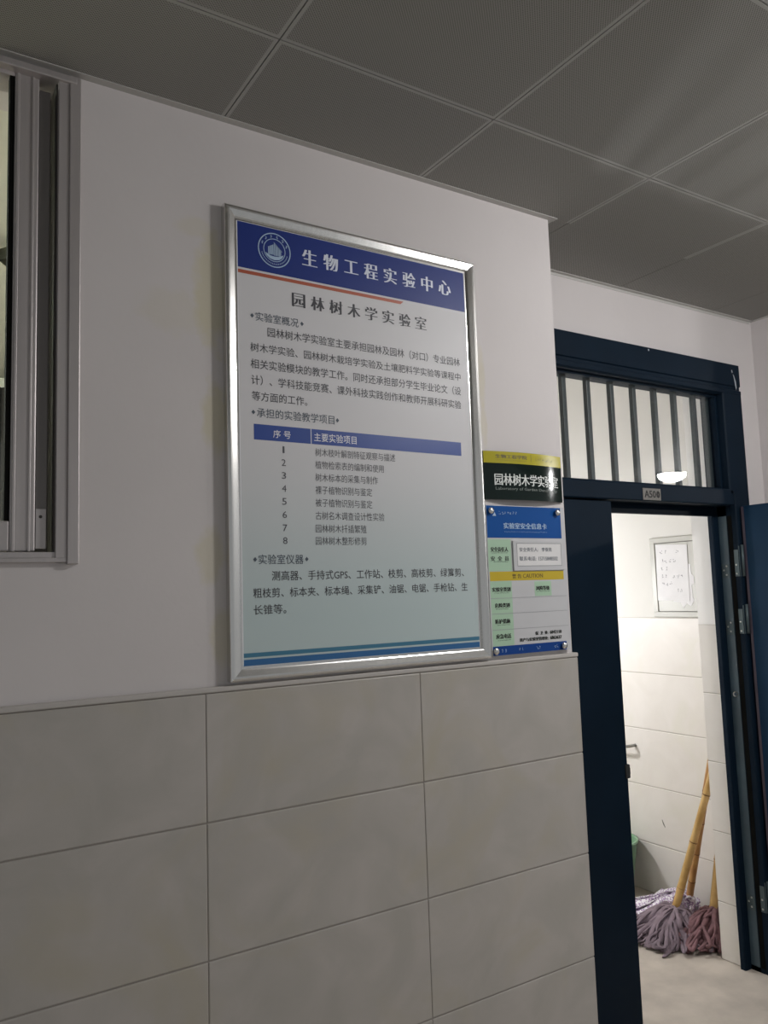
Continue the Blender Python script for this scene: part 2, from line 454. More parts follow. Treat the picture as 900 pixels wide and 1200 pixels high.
# trim angles along the walls
def angle_x(mb, x0, x1, y, w=.021, t=.0025, drop=0):
    mb.box(x0, x1, y - w, y, H - t, H - .0003)
    if drop: mb.box(x0, x1, y - .002, y, H - drop, H - t)
tm = MB(); angle_x(tm, -4.2, .012, 0); tm.box(-.012, .009, 0, D, H - .0025, H - .0003)
struct(tm.build('trim_1', M['trim']))
tm = MB(); angle_x(tm, .009, 1.565, D, .018, drop=.012); angle_x(tm, 1.567, 9, 0); tm.box(1.560, 1.576, 0, D - .018, H - .0025, H - .0003)
struct(tm.build('trim_2', M['trim']))

# store room behind the door
sx = 1.68
mb = MB(); mb.box(sx, sx + .2, .505, 2.6, 0, 3.3); wall_store_right = struct(mb.build('wall_store_right', M['plaster_store']))
tl, gr = MB(), MB()
zs = [1.171 + .27 - .2967 * k for k in range(5)]
tile_panel(tl, gr, (sx, 0, 0), (0, 1, 0), (-1, 0, 0), .505, 2.6, [.56 + .598 * k + .3 for k in range(-1, 0)] + [1.56, 2.16], [(zs[1], zs[0]), (zs[2], zs[1]), (zs[3], zs[2]), (zs[4], zs[3]), (0, zs[4])], th=.008, gh=.004)
tl.build('tile_facing', M['tile_store'], wall_store_right); gr.build('grout', M['grout_store'], wall_store_right)
nk = MB(); nk.tube([(sx - .0085, 1.085, .392), (sx - .0087, 1.077, .372), (sx - .0085, 1.068, .356)], [.0015, .003, .001], 6)
nk.build('scratch', M['box_gap'], wall_store_right)
mb = MB(); mb.box(-.2, sx + .2, 2.6, 2.8, 0, 3.3); struct(mb.build('wall_store_back', M['plaster_store']))
mb = MB(); mb.box(-.012, .0, .505, 2.6, 0, 3.3); struct(mb.build('wall_store_left', M['plaster_store']))
mb = MB(); mb.box(-.2, sx + .2, D, 2.8, 3.3, 3.4); struct(mb.build('ceiling_store', M['plaster_store']))

# neighbouring room behind the window
mb = MB(); mb.box(-4.2, -.2, .2, 2.75, H, H + .1); struct(mb.build('ceiling_lab', M['lab_white']))
mb = MB(); mb.box(-4.4, -.2, 2.75, 2.9, 0, H + .1); mb.box(-4.4, -4.2, 0, 2.75, 0, H + .1); struct(mb.build('wall_lab', M['lab_white']))

# ------------------------------------------------------------------ window_1
win = thing('window_1', (wx1, 0, wz0), kind='structure')
fr = MB()
# outer frame: stepped jamb, head, sill with tracks
fr.box(wx1 - .020, wx1 + .004, -.016, .09, wz0 - .004, wz1, .002); fr.box(wx1 - .043, wx1 - .020, -.012, .09, wz0, wz1, .0015)
fr.box(wx0 - .004, wx0 + .020, -.016, .09, wz0 - .004, wz1, .002); fr.box(wx0 + .020, wx0 + .043, -.012, .09, wz0, wz1, .0015)
fr.box(wx0 + .02, wx1 - .006, -.020, .09, wz1 - .020, wz1 - .004, .002)
fr.box(wx0 + .02, wx1 - .020, -.013, .09, wz0, wz0 + .010, .0015)
for y in (-.008, .028, .066): fr.box(wx0 + .043, wx1 - .043, y, y + .004, wz0 + .010, wz0 + .022)
fr.build('window_frame', M['alu_win'], win)
ch = MB(); ch.box(wx0 + .043, wx1 - .043, .072, .09, wz0 + .01, wz1 - .02) if False else None
ch = MB(); ch.box(wx1 - .046, wx1 - .043, .002, .086, wz0 + .012, wz1 - .02); ch.box(wx0 + .043, wx0 + .046, .002, .086, wz0 + .012, wz1 - .02)
ch.box(-1.575, wx1 - .043, .076, .086, wz0 + .012, wz1 - .02)  # added dark filler, keeps lab light out of the gap
ch.build('side_channel_and_filler', M['alu_dark'], win)
def sash(x0, x1, y, right):
    s = MB(); z0, z1 = wz0 + .024, wz1 - .016
    s.box(x1 - .050, x1, y, y + .026, z0, z1, .003); s.box(x0, x0 + .050, y, y + .026, z0, z1, .003)
    s.box(x0 + .050, x1 - .050, y, y + .026, z0, z0 + .064, .003); s.box(x0 + .050, x1 - .050, y, y + .026, z1 - .012, z1, .002)
    if right: s.box(x1 - .046, x1 - .040, y - .003, y, z0, z1, .001); s.box(x1 - .015, x1 - .010, y - .003, y, z0, z1, .001)
    o = s.build('sash', M['alu_win'], win)
    g = MB()
    g.box(x0 + .050, x0 + .057, y + .002, y + .025, z0 + .064, z1 - .012); g.build('seal', M['seal'], o)
    g = MB(); g.box(x1 - .060, x1 - .050, y + .002, y + .025, z0 + .064, z1 - .012); g.build('seal', M['seal'], o)
    g = MB(); g.box(x0 + .056, x1 - .058, y + .011, y + .015, z0 + .064, z1 - .012); g.build('pane', M['glass'], o)
    return o
sash(-2.26, -1.557, .004, True); sash(wx0 + .048, -2.20, .042, False)
# end piece of the interlock seen in the channel, with its screw
ip = MB(); ip.box(-1.556, -1.533, .010, .030, wz0 + .030, wz1 - .040, .0015); io = ip.build('jamb_liner', mat('liner aluminium', (.22, .205, .20), .5, metal=.5), win)
st = MB(); st.box(-1.556, -1.535, .006, .010, wz0 + .030, wz0 + .115, .001); so = st.build('stopper_block', M['alu_win'], win)
sc = MB(); sc.lathe([(.0001, -.0015), (.003, -.001), (.0035, 0)], (-1.546, .006, wz0 + .098), 12, 'y'); sc.build('screw', M['alu_dark'], so)

# seen through that window
mb = MB()
for i in range(40):
    x = -3.6 + i * .083
    mb.tube([(x, 2.6, .3), (x, 2.6 + .012, 1.6), (x, 2.6, 2.72)], .052, 8, smooth=True)
tag(mb.build('curtain', M['curtain'], loc=(-1.9, 2.6, .3)), 'dark brown curtain hanging far behind the window glass', 'curtain')
mb = MB()
mb.prism([(-1.60, .988), (-1.518, .984), (-1.40, .80), (-1.40, 1.16), (-1.518, .992), (-1.60, .992)], lambda u, v, t: (u, v, t), H - .07, H - .03)
mb.tube([(-1.45, .98, H - .05), (-1.45, .98, H)], .012, 10)
tag(mb.build('ceiling_bracket', M['dark_metal'], loc=(-1.45, .98, H)), 'dark pointed bracket under the ceiling behind the window glass', 'bracket')
lp = MB(); lp.box(-3.2, -2.0, 1.3, 1.5, H - .06, H, .01)
tag(lp.build('ceiling_light', M['lamp_lab'], loc=(-2.6, 1.4, H)), 'long ceiling light in the room behind the window', 'ceiling light')

# ------------------------------------------------------------------ door_1: frame with barred transom, fixed leaf, open leaf
door = thing('door_1', (.72, F, 0), kind='structure')
fr = MB()
X1 = 1.410; XI = 1.280; XL = .02
# head: stepped profile (y, z)
head = [(F, 2.580), (F, 2.484), (F + .006, 2.480), (F + .006, 2.466), (F - .001, 2.462), (F - .001, 2.446), (F + .010, 2.440), (F + .118, 2.440), (F + .118, 2.575), (D + .002, 2.580)]
fr.prism(head, lambda u, v, t: (t, u, v), XL, X1)
# right stile in plan (x, y): face, rounded inner corner, rebates and stop
stile = [(X1, D + .004), (X1, F), (XI + .006, F), (XI, F + .006), (XI, F + .117), (1.31, F + .117), (1.31, D + .004)]
fr.prism(stile, lambda u, v, t: (u, v, t), 2.0, 2.445)
low = [(X1, D + .004), (X1, F), (1.315, F), (1.310, F + .005), (1.310, .308), (1.3116, .309), (1.3116, .330), (1.310, .332), (1.310, .376), (1.280, .376), (1.272, .380), (1.272, .400), (1.31, .400), (1.31, D + .004)]
fr.prism(low, lambda u, v, t: (u, v, t), 0, 2.0)
# left stile
fr.box(XL, .13, F, .40, 0, 2.445, .003)
# transom rail and its stop
fr.prism([(F + .004, 1.948), (F, 1.952), (F, 2.012), (F + .004, 2.018), (.40, 2.018), (.40, 1.908), (.374, 1.908), (.374, 1.948)], lambda u, v, t: (t, u, v), .13, XI + .02)
# glazing beads
for a in ((.13, .145), (XI - .012, XI)): fr.box(a[0], a[1], .318, .342, 2.018, 2.44, .002)
fr.box(.145, XI - .012, .318, .342, 2.018, 2.026, .002); fr.box(.145, XI - .012, .318, .342, 2.431, 2.44, .002)
fr.build('door_frame', M['navy'], door)
jl = MB(); jl.box(1.3085, 1.3102, .334, .374, .02, 1.905); jl.build('jamb_lining', M['steel_jamb'], door)  # lighter blue strip on the rebate face
js = MB(); js.box(1.3094, 1.3110, .3095, .3295, .02, 1.905); js.build('jamb_gap_shade', M['seal'], door)  # black strip paints the shade of the jamb gap, not a seal
g = MB(); g.box(.14, XI - .006, .328, .332, 2.022, 2.436); g.build('pane', M['glass'], door)
for k in range(9):
    cx = .1175 + .1328 * k if k < 8 else 1.2685
    cx = (.118, .251, .384, .517, .652, .785, .917, 1.045, 1.177, 1.262)[k]
    b = MB(); b.box(cx - .0105, cx + .0105, .354, .375, 2.0, 2.46, .002); b.build('transom_bar', M['bar'], door)
b = MB(); b.box(1.252, 1.273, .354, .375, 2.0, 2.46, .002); b.build('transom_bar', M['bar'], door)
# chipped paint on the top corner
cp = MB()
cp.poly([(1.352, F - .0006, 2.552), (1.358, F - .0006, 2.556), (1.362, F - .0006, 2.545), (1.357, F - .0006, 2.540)])
cp.poly([(1.362, F - .0006, 2.538), (1.370, F - .0006, 2.530), (1.381, F - .0006, 2.503), (1.383, F - .0006, 2.478), (1.378, F - .0006, 2.464), (1.372, F - .0006, 2.490), (1.368, F - .0006, 2.515)])
cp.poly([(.798, F - .0006, 2.572), (.806, F - .0006, 2.575), (.808, F - .0006, 2.567), (.800, F - .0006, 2.565)])
cp.build('paint_chips', mat('bare primer', (.38, .42, .46), .5), door)
# fixed leaf
fl = MB(); fl.box(.132, .545, .300, .340, .01, 1.942, .003); flo = fl.build('fixed_leaf', M['navy'], door)
lk = MB(); lk.box(.530, .553, .294, .312, .905, .955, .003); lk.box(.545, .556, .296, .306, .918, .942, .002); lk.build('latch_keeper', M['dark'], flo)
# open leaf, swung out to the corridor
LX = 1.331
ol = MB(); ol.box(LX, LX + .042, -.432, .272, .012, 1.944, .003)
olo = ol.build('open_leaf', M['navy_leaf'], door)
ed = MB(); ed.box(LX - .0012, LX + .02, .262, .2735, .012, 1.94); ed.build('leaf_edging', mat('plum undercoat', (.055, .04, .06), .5), olo)
for z0, z1 in ((1.640, 1.775), (1.395, 1.520), (.25, .375)):
    h = MB()
    h.tube([(LX - .008, F - .005, z0), (LX - .008, F - .005, z1)], .0065, 12)
    h.box(1.3065, 1.3088, .288, .308, z0, z1 - .02, .0006)
    h.box(1.3088, 1.3235, .284, .2865, z0, z1 - .004, .0006)
    h.box(1.3062, 1.3084, .336, .372, z0 - .005, z0 + .055, .0006)
    ho = h.build('hinge', M['hinge'], olo)
    for (yy, zz) in ((.350, z0 + .008), (.362, z0 + .028), (.348, z0 + .046), (.300, z0 + .012), (.300, z0 + .050)):
        s = MB(); s.lathe([(.0001, -.0022), (.0035, -.0018), (.0045, 0)], (1.3064, yy, zz), 10, 'x'); s.build('screw', M['screw'], ho)
bh = MB(); bh.lathe([(.012, -.002), (.012, 0), (.008, 0), (.007, .001)], (1.3083, .352, 1.135), 16, 'x', cap=False); bh.build('bolt_hole', M['screw'], door)
# number plate on the rail
np_ = thing('room_number_plate', (.762, F, 1.975), 'small dull metal plate reading A500 on the blue rail over the door', 'number plate')
b = MB(); b.box(.709, .815, F - .0025, F, 1.951, 1.998, .0008); b.build('plate', M['plate'], np_)
b = MB(); write(b, 'A50', .716, .784, 1.960, 1.989, on_wall(F - .0029), .012, shifts=(0, .0015)); write(b, '0', .787, .808, 1.960, 1.989, on_wall(F - .0029), .06, shifts=(0, .002)); b.build('lettering', M['dark'], np_)

# ------------------------------------------------------------------ framed poster
px0, px1, pz0, pz1 = -1.1360, -.3514, 1.4247, 2.5904
po = thing('notice_board', (-.7437, 0, pz0), 'large aluminium framed blue headed laboratory notice hung on the plaster wall', 'notice board')
prof = [(0, 0), (0, .0205), (.0012, .0225), (.0035, .0245), (.0075, .0250), (.0115, .0243), (.0250, .0208), (.0275, .0195), (.0275, .0145), (.0335, .0145), (.0335, 0)]
corners = [(px0, pz0, 1, 1), (px1, pz0, -1, 1), (px1, pz1, -1, -1), (px0, pz1, 1, -1)]
def rail(i):
    b = MB(); a, c = corners[i], corners[(i + 1) % 4]
    A = [b.bm.verts.new((a[0] + a[2] * u, -v, a[1] + a[3] * u)) for u, v in prof]
    B = [b.bm.verts.new((c[0] + c[2] * u, -v, c[1] + c[3] * u)) for u, v in prof]
    n = len(prof)
    for k in range(n): b.bm.faces.new((A[k], A[(k + 1) % n], B[(k + 1) % n], B[k]))
    b.bm.faces.new(A[::-1]); b.bm.faces.new(B)
    return b.build('frame_rail', M['alu'], po)
for i in range(4): rail(i)
SY = -.0136
b = MB(); b.box(px0 + .030, px1 - .030, SY, -.004, pz0 + .028, pz1 - .028); sheet = b.build('printed_sheet', M['sheet'], po)
ix0, ix1, iz0, iz1 = px0 + .0337, px1 - .0337, pz0 + .0300, pz1 - .0300
b = MB()
for q in ((ix0, ix1, iz1 - .0045, iz1), (ix0, ix1, iz0, iz0 + .004), (ix0, ix0 + .0025, iz0, iz1), (ix1 - .002, ix1, iz0, iz1)): rect(b, *q, SY - .0002)
b.build('white_margin', M['white_print'], sheet)
b = MB(); rect(b, ix0 + .0025, ix1 - .002, 2.437, iz1 - .0045, SY - .0003); b.build('header_band', M['navy_print'], sheet)
b = MB(); b.poly([(ix0 + .0025, SY - .0003, 2.4225), (-.616, SY - .0003, 2.4225), (-.606, SY - .0003, 2.4315), (ix0 + .0025, SY - .0003, 2.4315)]); b.build('orange_rule', M['orange_print'], sheet)
b = MB(); rect(b, -.600, ix1 - .002, 2.430, 2.433, SY - .0003); b.build('grey_rule', M['row_print'], sheet)
TY = SY - .0006
# emblem: two rings, ring marks, tower block on an open book
em = MB(); ec, ez = -.9995, 2.499
def ring(mb, r0, r1, n=48):
    for k in range(n):
        a, c = k * 2 * math.pi / n, (k + 1) * 2 * math.pi / n
        mb.poly([(ec + r * math.cos(t), TY, ez + r * math.sin(t)) for r, t in ((r0, a), (r1, a), (r1, c), (r0, c))])
ring(em, .0428, .0455); ring(em, .0288, .0306)
for k in range(6):
    t = math.radians(155 - k * 26); cx, cz = ec + .0367 * math.cos(t), ez + .0367 * math.sin(t)
    for q in range(3):
        u, w = random.uniform(-.003, .001), -.0035 + q * .0025
        em.poly([(cx + u, TY, cz + w), (cx + u + .0035, TY, cz + w), (cx + u + .0035, TY, cz + w + .0013), (cx + u, TY, cz + w + .0013)])
    em.poly([(cx - .0007, TY, cz - .004), (cx + .0006, TY, cz - .004), (cx + .0006, TY, cz + .004), (cx - .0007, TY, cz + .004)])
for k in range(22):
    t = math.radians(198 + k * 6.9); cx, cz = ec + .0365 * math.cos(t), ez + .0365 * math.sin(t)
    em.poly([(cx - .0011, TY, cz - .0014), (cx + .0008, TY, cz - .0018), (cx + .0011, TY, cz + .0014), (cx - .0008, TY, cz + .0012)])
for k in range(4):      # left face stripes
    x = ec - .0175 + k * .0040; em.poly([(x, TY, ez - .012), (x + .0028, TY, ez - .013), (x + .0028, TY, ez + .0085 + k * .0022), (x, TY, ez + .0072 + k * .0022)])
for k in range(6):      # stepped towers
    x = ec - .0010 + k * .0034; zt = ez + .0195 - k * .0032
    em.poly([(x, TY, ez - .014), (x + .0022, TY, ez - .014), (x + .0022, TY, zt - .0035), (x, TY, zt)])
    em.poly([(x - .0005, TY, zt + .0004), (x + .0055, TY, zt - .0055), (x + .0055, TY, zt - .0040), (x - .0005, TY, zt + .0022)])
em.poly([(ec - .0255, TY, ez - .0085), (ec - .020, TY, ez - .0115), (ec - .011, TY, ez - .0155), (ec, TY, ez - .0165), (ec + .011, TY, ez - .0155), (ec + .020, TY, ez - .0115), (ec + .0255, TY, ez - .0085),
         (ec + .022, TY, ez - .0165), (ec + .013, TY, ez - .0235), (ec, TY, ez - .0262), (ec - .013, TY, ez - .0235), (ec - .022, TY, ez - .0165)])
em.build('emblem', M['pale_print'], sheet)
P_ = on_wall(TY)
def serif(mb, chars, xa, xb, z0, z1, w, sh):
    n = len(chars)
    for i, c in enumerate(chars):
        cx = xa + (xb - xa) * i / (n - 1)
        vs, fs = glyphs(c, -.012, 3)
        a0 = min(v.x for v in vs); a1 = max(v.x for v in vs); b0 = min(v.y for v in vs); b1 = max(v.y for v in vs)
        hgt = (z1 - z0); fw = w * min(1.0, (a1 - a0) / .86); fh = hgt * min(1.0, (b1 - b0) / .86); cz = (z0 + z1) / 2
        for k, s in enumerate(sh):
            nv = [mb.bm.verts.new((cx - fw / 2 + (v.x - a0) / (a1 - a0) * fw + s, TY - k * .00005, cz - fh / 2 + (v.y - b0) / (b1 - b0) * fh)) for v in vs]
            for f in fs:
                try: mb.bm.faces.new([nv[q] for q in f])
                except ValueError: pass
b = MB(); serif(b, '生物工程实验中心', -.899, -.459, 2.477, 2.520, .0405, (-.0022, -.0011, 0, .0011, .0022)); b.build('title_lettering', mat('title white print', (.72, .76, .86), .4), sheet)
b = MB(); serif(b, '园林树木学实验室', -.934, -.549, 2.360, 2.3965, .0365, (-.0019, -.00095, 0, .00095, .0019)); b.build('subtitle_lettering', M['ink'], sheet)
b = MB()
def heading(s, x0, x1, z0, z1, d0, d1):
    write(b, s, x0, x1, z0, z1, P_, .004)
    zc = (z0 + z1) / 2
    for d in (d0, d1): b.poly([(d - .005, TY, zc), (d, TY, zc - .006), (d + .005, TY, zc), (d, TY, zc + .006)])
heading('实验室概况', -1.055, -.936, 2.3055, 2.329, -1.064, -.926)
heading('承担的实验教学项目', -1.056, -.838, 2.0605, 2.0845, -1.065, -.829)
heading('实验室仪器', -1.058, -.937, 1.6985, 1.7225, -1.067, -.928)
b.build('heading_lettering', M['ink_blue'], sheet)
b = MB()
for s, x0, x1, z0, z1 in (
    ('园林树木学实验室主要承担园林及园林（对口）专业园林', -1.023, -.4145, 2.2685, 2.2935),
    ('树木学实验、园林树木栽培学实验及土壤肥料学实验等课程中', -1.070, -.4145, 2.2255, 2.2485),
    ('相关实验模块的教学工作。同时还承担部分学生毕业论文（设', -1.070, -.4150, 2.1825, 2.2075),
    ('计）、学科技能竞赛、课外科技实践创作和教师开展科研实验', -1.069, -.4165, 2.1420, 2.1665),
    ('等方面的工作。', -1.068, -.916, 2.1020, 2.1255),
    ('测高器、手持式GPS、工作站、枝剪、高枝剪、绿篱剪、', -1.024, -.433, 1.6585, 1.6825),
    ('粗枝剪、标本夹、标本绳、采集铲、油锯、电锯、手枪钻、生', -1.073, -.4215, 1.6180, 1.6415),
    ('长锥等。', -1.073, -.987, 1.5780, 1.6015)):
    write(b, s, x0, x1, z0, z1, P_, .002)
b.build('paragraph_lettering', M['ink'], sheet)
th = MB(); rect(th, -1.0645, -.423, 2.0045, 2.0435, SY - .0003); tho = th.build('table_header', M['table_print'], sheet)
b = MB(); rect(b, -.9085, -.9065, 2.0045, 2.0435, TY); write(b, '序 号', -1.013, -.965, 2.0125, 2.0325, P_, .004); write(b, '主要实验项目', -.899, -.773, 2.0125, 2.0345, P_, .004); b.build('table_header_lettering', M['white_print'], tho)
rowz = [1.984, 1.9515, 1.919, 1.8865, 1.854, 1.821, 1.788, 1.7565]
b = MB()
names = ['树木枝叶解剖特征观察与描述', '植物检索表的编制和使用', '树木标本的采集与制作', '裸子植物识别与鉴定', '被子植物识别与鉴定', '古树名木调查设计性实验', '园林树木扦插繁殖', '园林树木整形修剪']
for k, s in enumerate(names):
    z = rowz[k]; w = .0188 * len(s)
    write(b, s, -.8965 - .0007 * k, -.8965 - .0007 * k + w, z - .0105, z + .0105, P_, -.004)
    write(b, str(k + 1), (-.988 if k == 0 else -.992), (-.983 if k == 0 else -.980), z - .0085, z + .0085, P_, 0)
b.build('table_lettering', mat('thin grey ink', (.075, .075, .09), .5), sheet)
b = MB(); rect(b, ix0 + .0025, ix1 - .002, 1.4785, 1.4885, TY); b.build('upper_stripe', M['stripe_a'], sheet)
b = MB(); rect(b, ix0 + .0025, ix1 - .002, iz0 + .004, 1.4735, TY); b.build('lower_stripe', M['stripe_b'], sheet)

# ------------------------------------------------------------------ curved green name plaque
qx0, qx1, qz0, qz1 = -.3355, -.0225, 1.883, 2.0275
pq = thing('name_plaque', (-.179, 0, qz0), 'curved dark green and mustard room name plaque above the safety card', 'sign')
def bow(x): u = (x - qx0) / (qx1 - qx0) * 2 - 1; return -.006 - .017 * (1 - u * u)
def curved(mb, x0, x1, zf0, zf1, off, n=28, back=None):
    A = []
    for i in range(n + 1):
        x = x0 + (x1 - x0) * i / n; y = bow(x) - off
        A.append((mb.bm.verts.new((x, y, zf0(x))), mb.bm.verts.new((x, y, zf1(x)))) + ((mb.bm.verts.new((x, y + back, zf0(x))), mb.bm.verts.new((x, y + back, zf1(x)))) if back else ()))
    for a, c in zip(A[:-1], A[1:]):
        f = mb.bm.faces.new((a[0], c[0], c[1], a[1])); f.smooth = True
        if back:
            f = mb.bm.faces.new((a[2], a[3], c[3], c[2])); f.smooth = True
            for q in ((a[1], c[1], c[3], a[3]), (a[0], a[2], c[2], c[0])): mb.bm.faces.new([mb.bm.verts.new(v.co) for v in q])
    if back:
        for a in (A[0], A[-1]): mb.bm.faces.new([mb.bm.verts.new(v.co) for v in (a[0], a[1], a[3], a[2])])
b = MB(); curved(b, qx0, qx1, lambda x: qz0, lambda x: qz1, 0, back=.005); pl = b.build('plaque_plate', M['plaque'], pq)
for q in (-.300, -.068):
    b = MB(); b.box(q, q + .010, -.010, 0, 1.90, 2.01, .001); b.build('mounting_strip', M['alu'], pq)
b = MB(); curved(b, qx0, qx1, lambda x: 1.9920, lambda x: qz1, .0003); b.build('yellow_band', M['yellow'], pl)
pc = lambda u, w, k=0: (u, bow(u) - .0007 - k * .00005, w)
b = MB(); write(b, '园林树木学实验室', -.302, -.044, 1.926, 1.9615, pc, .003, shifts=(-.0007, 0, .0007)); b.build('name_lettering', M['plaque_text'], pl)
b = MB(); write(b, 'Laboratory of Garden Dendrology', -.300, -.050, 1.9095, 1.9205, pc, 0); b.build('english_lettering', M['plaque_text_dim'], pl)
b = MB(); write(b, '生物工程学院', -.296, -.180, 2.0065, 2.0185, pc, .002, shifts=(-.0005, 0, .0005))
b.poly([pc(-.164, 2.0005), pc(-.1625, 2.0005), pc(-.1625, 2.0225), pc(-.164, 2.0225)])
scrawl(b, 8, -.146, -.066, 2.0035, 2.0155, pc, .0011); scrawl(b, 34, -.296, -.182, 2.0, 2.0028, pc, .0006)
b.build('band_lettering', M['olive_ink'], pl)

# ------------------------------------------------------------------ laboratory safety card
cx0, cx1, cz0, cz1 = -.3425, -.038, 1.4285, 1.8665
sc_ = thing('safety_card', (-.19, 0, cz0), 'white acrylic safety information card with blue header below the green plaque', 'sign')
CY = -.0135
b = MB(); b.box(cx0, cx1 + .010, CY, -.0085, cz0, cz1, .0008); bd = b.build('acrylic_board', M['acrylic'], sc_)
Y1, Y2, Y3 = CY - .0003, CY - .0006, CY - .0009
b = MB(); rect(b, -.3405, -.043, 1.7695, 1.8640, Y1); hd = b.build('blue_header', M['card_blue'], bd)
C_ = on_wall(Y2)
b = MB(); write(b, '实验室安全信息卡', -.2765, -.104, 1.7965, 1.8145, C_, .002, shifts=(-.0005, 0, .0005)); scrawl(b, 34, -.275, -.104, 1.786, 1.7895, C_, .0006); scrawl(b, 7, -.294, -.221, 1.838, 1.849, C_, .001)
b.poly([C_(-.318, 1.834), C_(-.304, 1.834), C_(-.309, 1.845)]); b.build('header_lettering', M['pale_print'], hd)
b = MB(); rect(b, -.3405, -.2525, 1.6715, 1.7655, Y1); rect(b, -.338, -.2565, 1.456, 1.6425, Y1); rect(b, -.1665, -.098, 1.5955, 1.6395, Y1); mt = b.build('mint_panels', M['mint'], bd)
b = MB(); rect(b, -.338, -.0435, 1.6435, 1.6705, Y1); yb = b.build('caution_band', M['card_yellow'], bd)
b = MB(); write(b, '警 告', -.2525, -.2175, 1.650, 1.6625, C_, .002, shifts=(-.0006, 0, .0006)); write(b, 'CAUTION', -.211, -.131, 1.6505, 1.6625, C_, .002, shifts=(0, .0006)); b.build('caution_lettering', M['brown_ink'], yb)
b = MB()
for z in (1.593, 1.5485, 1.5025): rect(b, -.338, -.036, z - .0007, z + .0007, Y2)
b.build('ruled_lines', M['rule'], bd)
b = MB()
for s, x0, x1, z0, z1 in (('安全责任人', -.3305, -.2645, 1.7285, 1.7425), ('安  全  员', -.3315, -.263, 1.7015, 1.7155), ('实验室类别', -.3315, -.2625, 1.612, 1.625), ('风险等级', -.1605, -.106, 1.6125, 1.6255),
                          ('危险类别', -.324, -.2685, 1.566, 1.579), ('防护措施', -.325, -.2695, 1.520, 1.533), ('应急电话', -.3245, -.2685, 1.4765, 1.4905),
                          ('保  卫  处:', -.173, -.121, 1.480, 1.4905), ('6842110', -.1135, -.066, 1.4805, 1.4905), ('资产与实验室管理处:', -.236, -.121, 1.4635, 1.474), ('6863637', -.1135, -.0665, 1.464, 1.474)):
    write(b, s, x0, x1, z0, z1, C_, .002, shifts=(-.0008, -.0004, 0, .0004, .0008))
for x0, x1, z in ((-.330, -.266, 1.7235), (-.322, -.267, 1.6975), (-.324, -.268, 1.6065), (-.160, -.104, 1.6075), (-.322, -.274, 1.5605), (-.319, -.271, 1.5145), (-.320, -.269, 1.4705)): scrawl(b, 16, x0, x1, z, z + .003, C_, .0009)
b.build('label_lettering', M['black_ink'], bd)
b = MB(); rect(b, -.3385, -.0465, 1.4295, 1.4555, Y1); ft = b.build('blue_foot', M['card_foot_blue'], bd)
b = MB()
for x0, x1 in ((-.308, -.286), (-.242, -.219), (-.172, -.150), (-.101, -.079)): scrawl(b, 2, x0, x1, 1.4375, 1.4475, C_, .0012)
b.build('foot_lettering', M['pale_print'], ft)
# contact slip in its raised holder
b = MB(); b.box(-.2475, -.0405, CY - .005, CY, 1.6725, 1.7615, .0008); sl = b.build('slip_holder', M['acrylic'], sc_)
b = MB(); rect(b, -.234, -.0535, 1.6855, 1.7535, CY - .0053); sp = b.build('contact_slip', M['paper'], sl)
b = MB()
for q in ((-.234, -.0535, 1.7525, 1.7535), (-.234, -.0535, 1.6855, 1.6865), (-.234, -.233, 1.6855, 1.7535), (-.0545, -.0535, 1.6855, 1.7535)): rect(b, *q, CY - .0056)
Sp = on_wall(CY - .0056)
write(b, '安全责任人:', -.2245, -.149, 1.7285, 1.741, Sp, .002, shifts=(0, .0004)); write(b, '李亚亮', -.135, -.094, 1.7285, 1.741, Sp, .002, shifts=(0, .0006)); write(b, '联系电话:', -.2255, -.159, 1.701, 1.714, Sp, .002, shifts=(0, .0004)); write(b, '15715848502', -.149, -.070, 1.7015, 1.713, Sp, 0, shifts=(0, .0005))
b.build('slip_lettering', M['ink_blue'], sp)
for x, z in ((-.327, 1.848), (-.061, 1.849), (-.331, 1.4425), (-.062, 1.4425)):
    b = MB(); b.lathe([(.0062, 0), (.0062, -.004), (.0095, -.0045), (.0100, -.0075), (.0085, -.0105), (.003, -.0115), (.0001, -.0116)], (x, CY, z), 20, 'y'); b.build('standoff_screw', M['alu'], sc_)
    b = MB(); b.lathe([(.006, -.0001), (.006, .0085)], (x, -.0085, z), 16, 'y'); b.build('standoff_post', M['alu'], sc_)

# ------------------------------------------------------------------ store room things
ex = sx
eb = thing('electrical_panel', (ex, .80, 1.443), 'pale flush electrical panel box on the store room wall above the tiles', 'panel box')
b = MB()
y0, y1, z0, z1 = .585, 1.043, 1.445, 1.861
for q in ((y0, y1, z1 - .027, z1), (y0, y1, z0, z0 + .027), (y0, y0 + .029, z0 + .027, z1 - .027), (y1 - .029, y1, z0 + .027, z1 - .027)): b.box(ex - .016, ex, q[0], q[1], q[2], q[3], .002)
b.build('panel_frame', M['box_metal'], eb)
b = MB(); b.box(ex - .006, ex, y0 + .029, y1 - .029, z0 + .027, z1 - .027); b.build('panel_seam', M['box_gap'], eb)
b = MB(); b.box(ex - .012, ex - .002, y0 + .034, y1 - .032, z0 + .0305, z1 - .031, .001); b.build('panel_door', M['box_metal'], eb)
NY = ex - .0155
def paper(name, pts, x, m, label):
    b = MB(); n = len(pts)
    A = [b.bm.verts.new((x, y, z)) for y, z in pts]; B = [b.bm.verts.new((x - .0008, y, z)) for y, z in pts]
    b.bm.faces.new(A); b.bm.faces.new(B[::-1])
    for i in range(n): b.bm.faces.new((A[i], A[(i + 1) % n], B[(i + 1) % n], B[i]))
    cy = sum(p[0] for p in pts) / n; cz = sum(p[1] for p in pts) / n
    return tag(b.build(name, m, loc=(x, cy, cz)), label, 'paper')
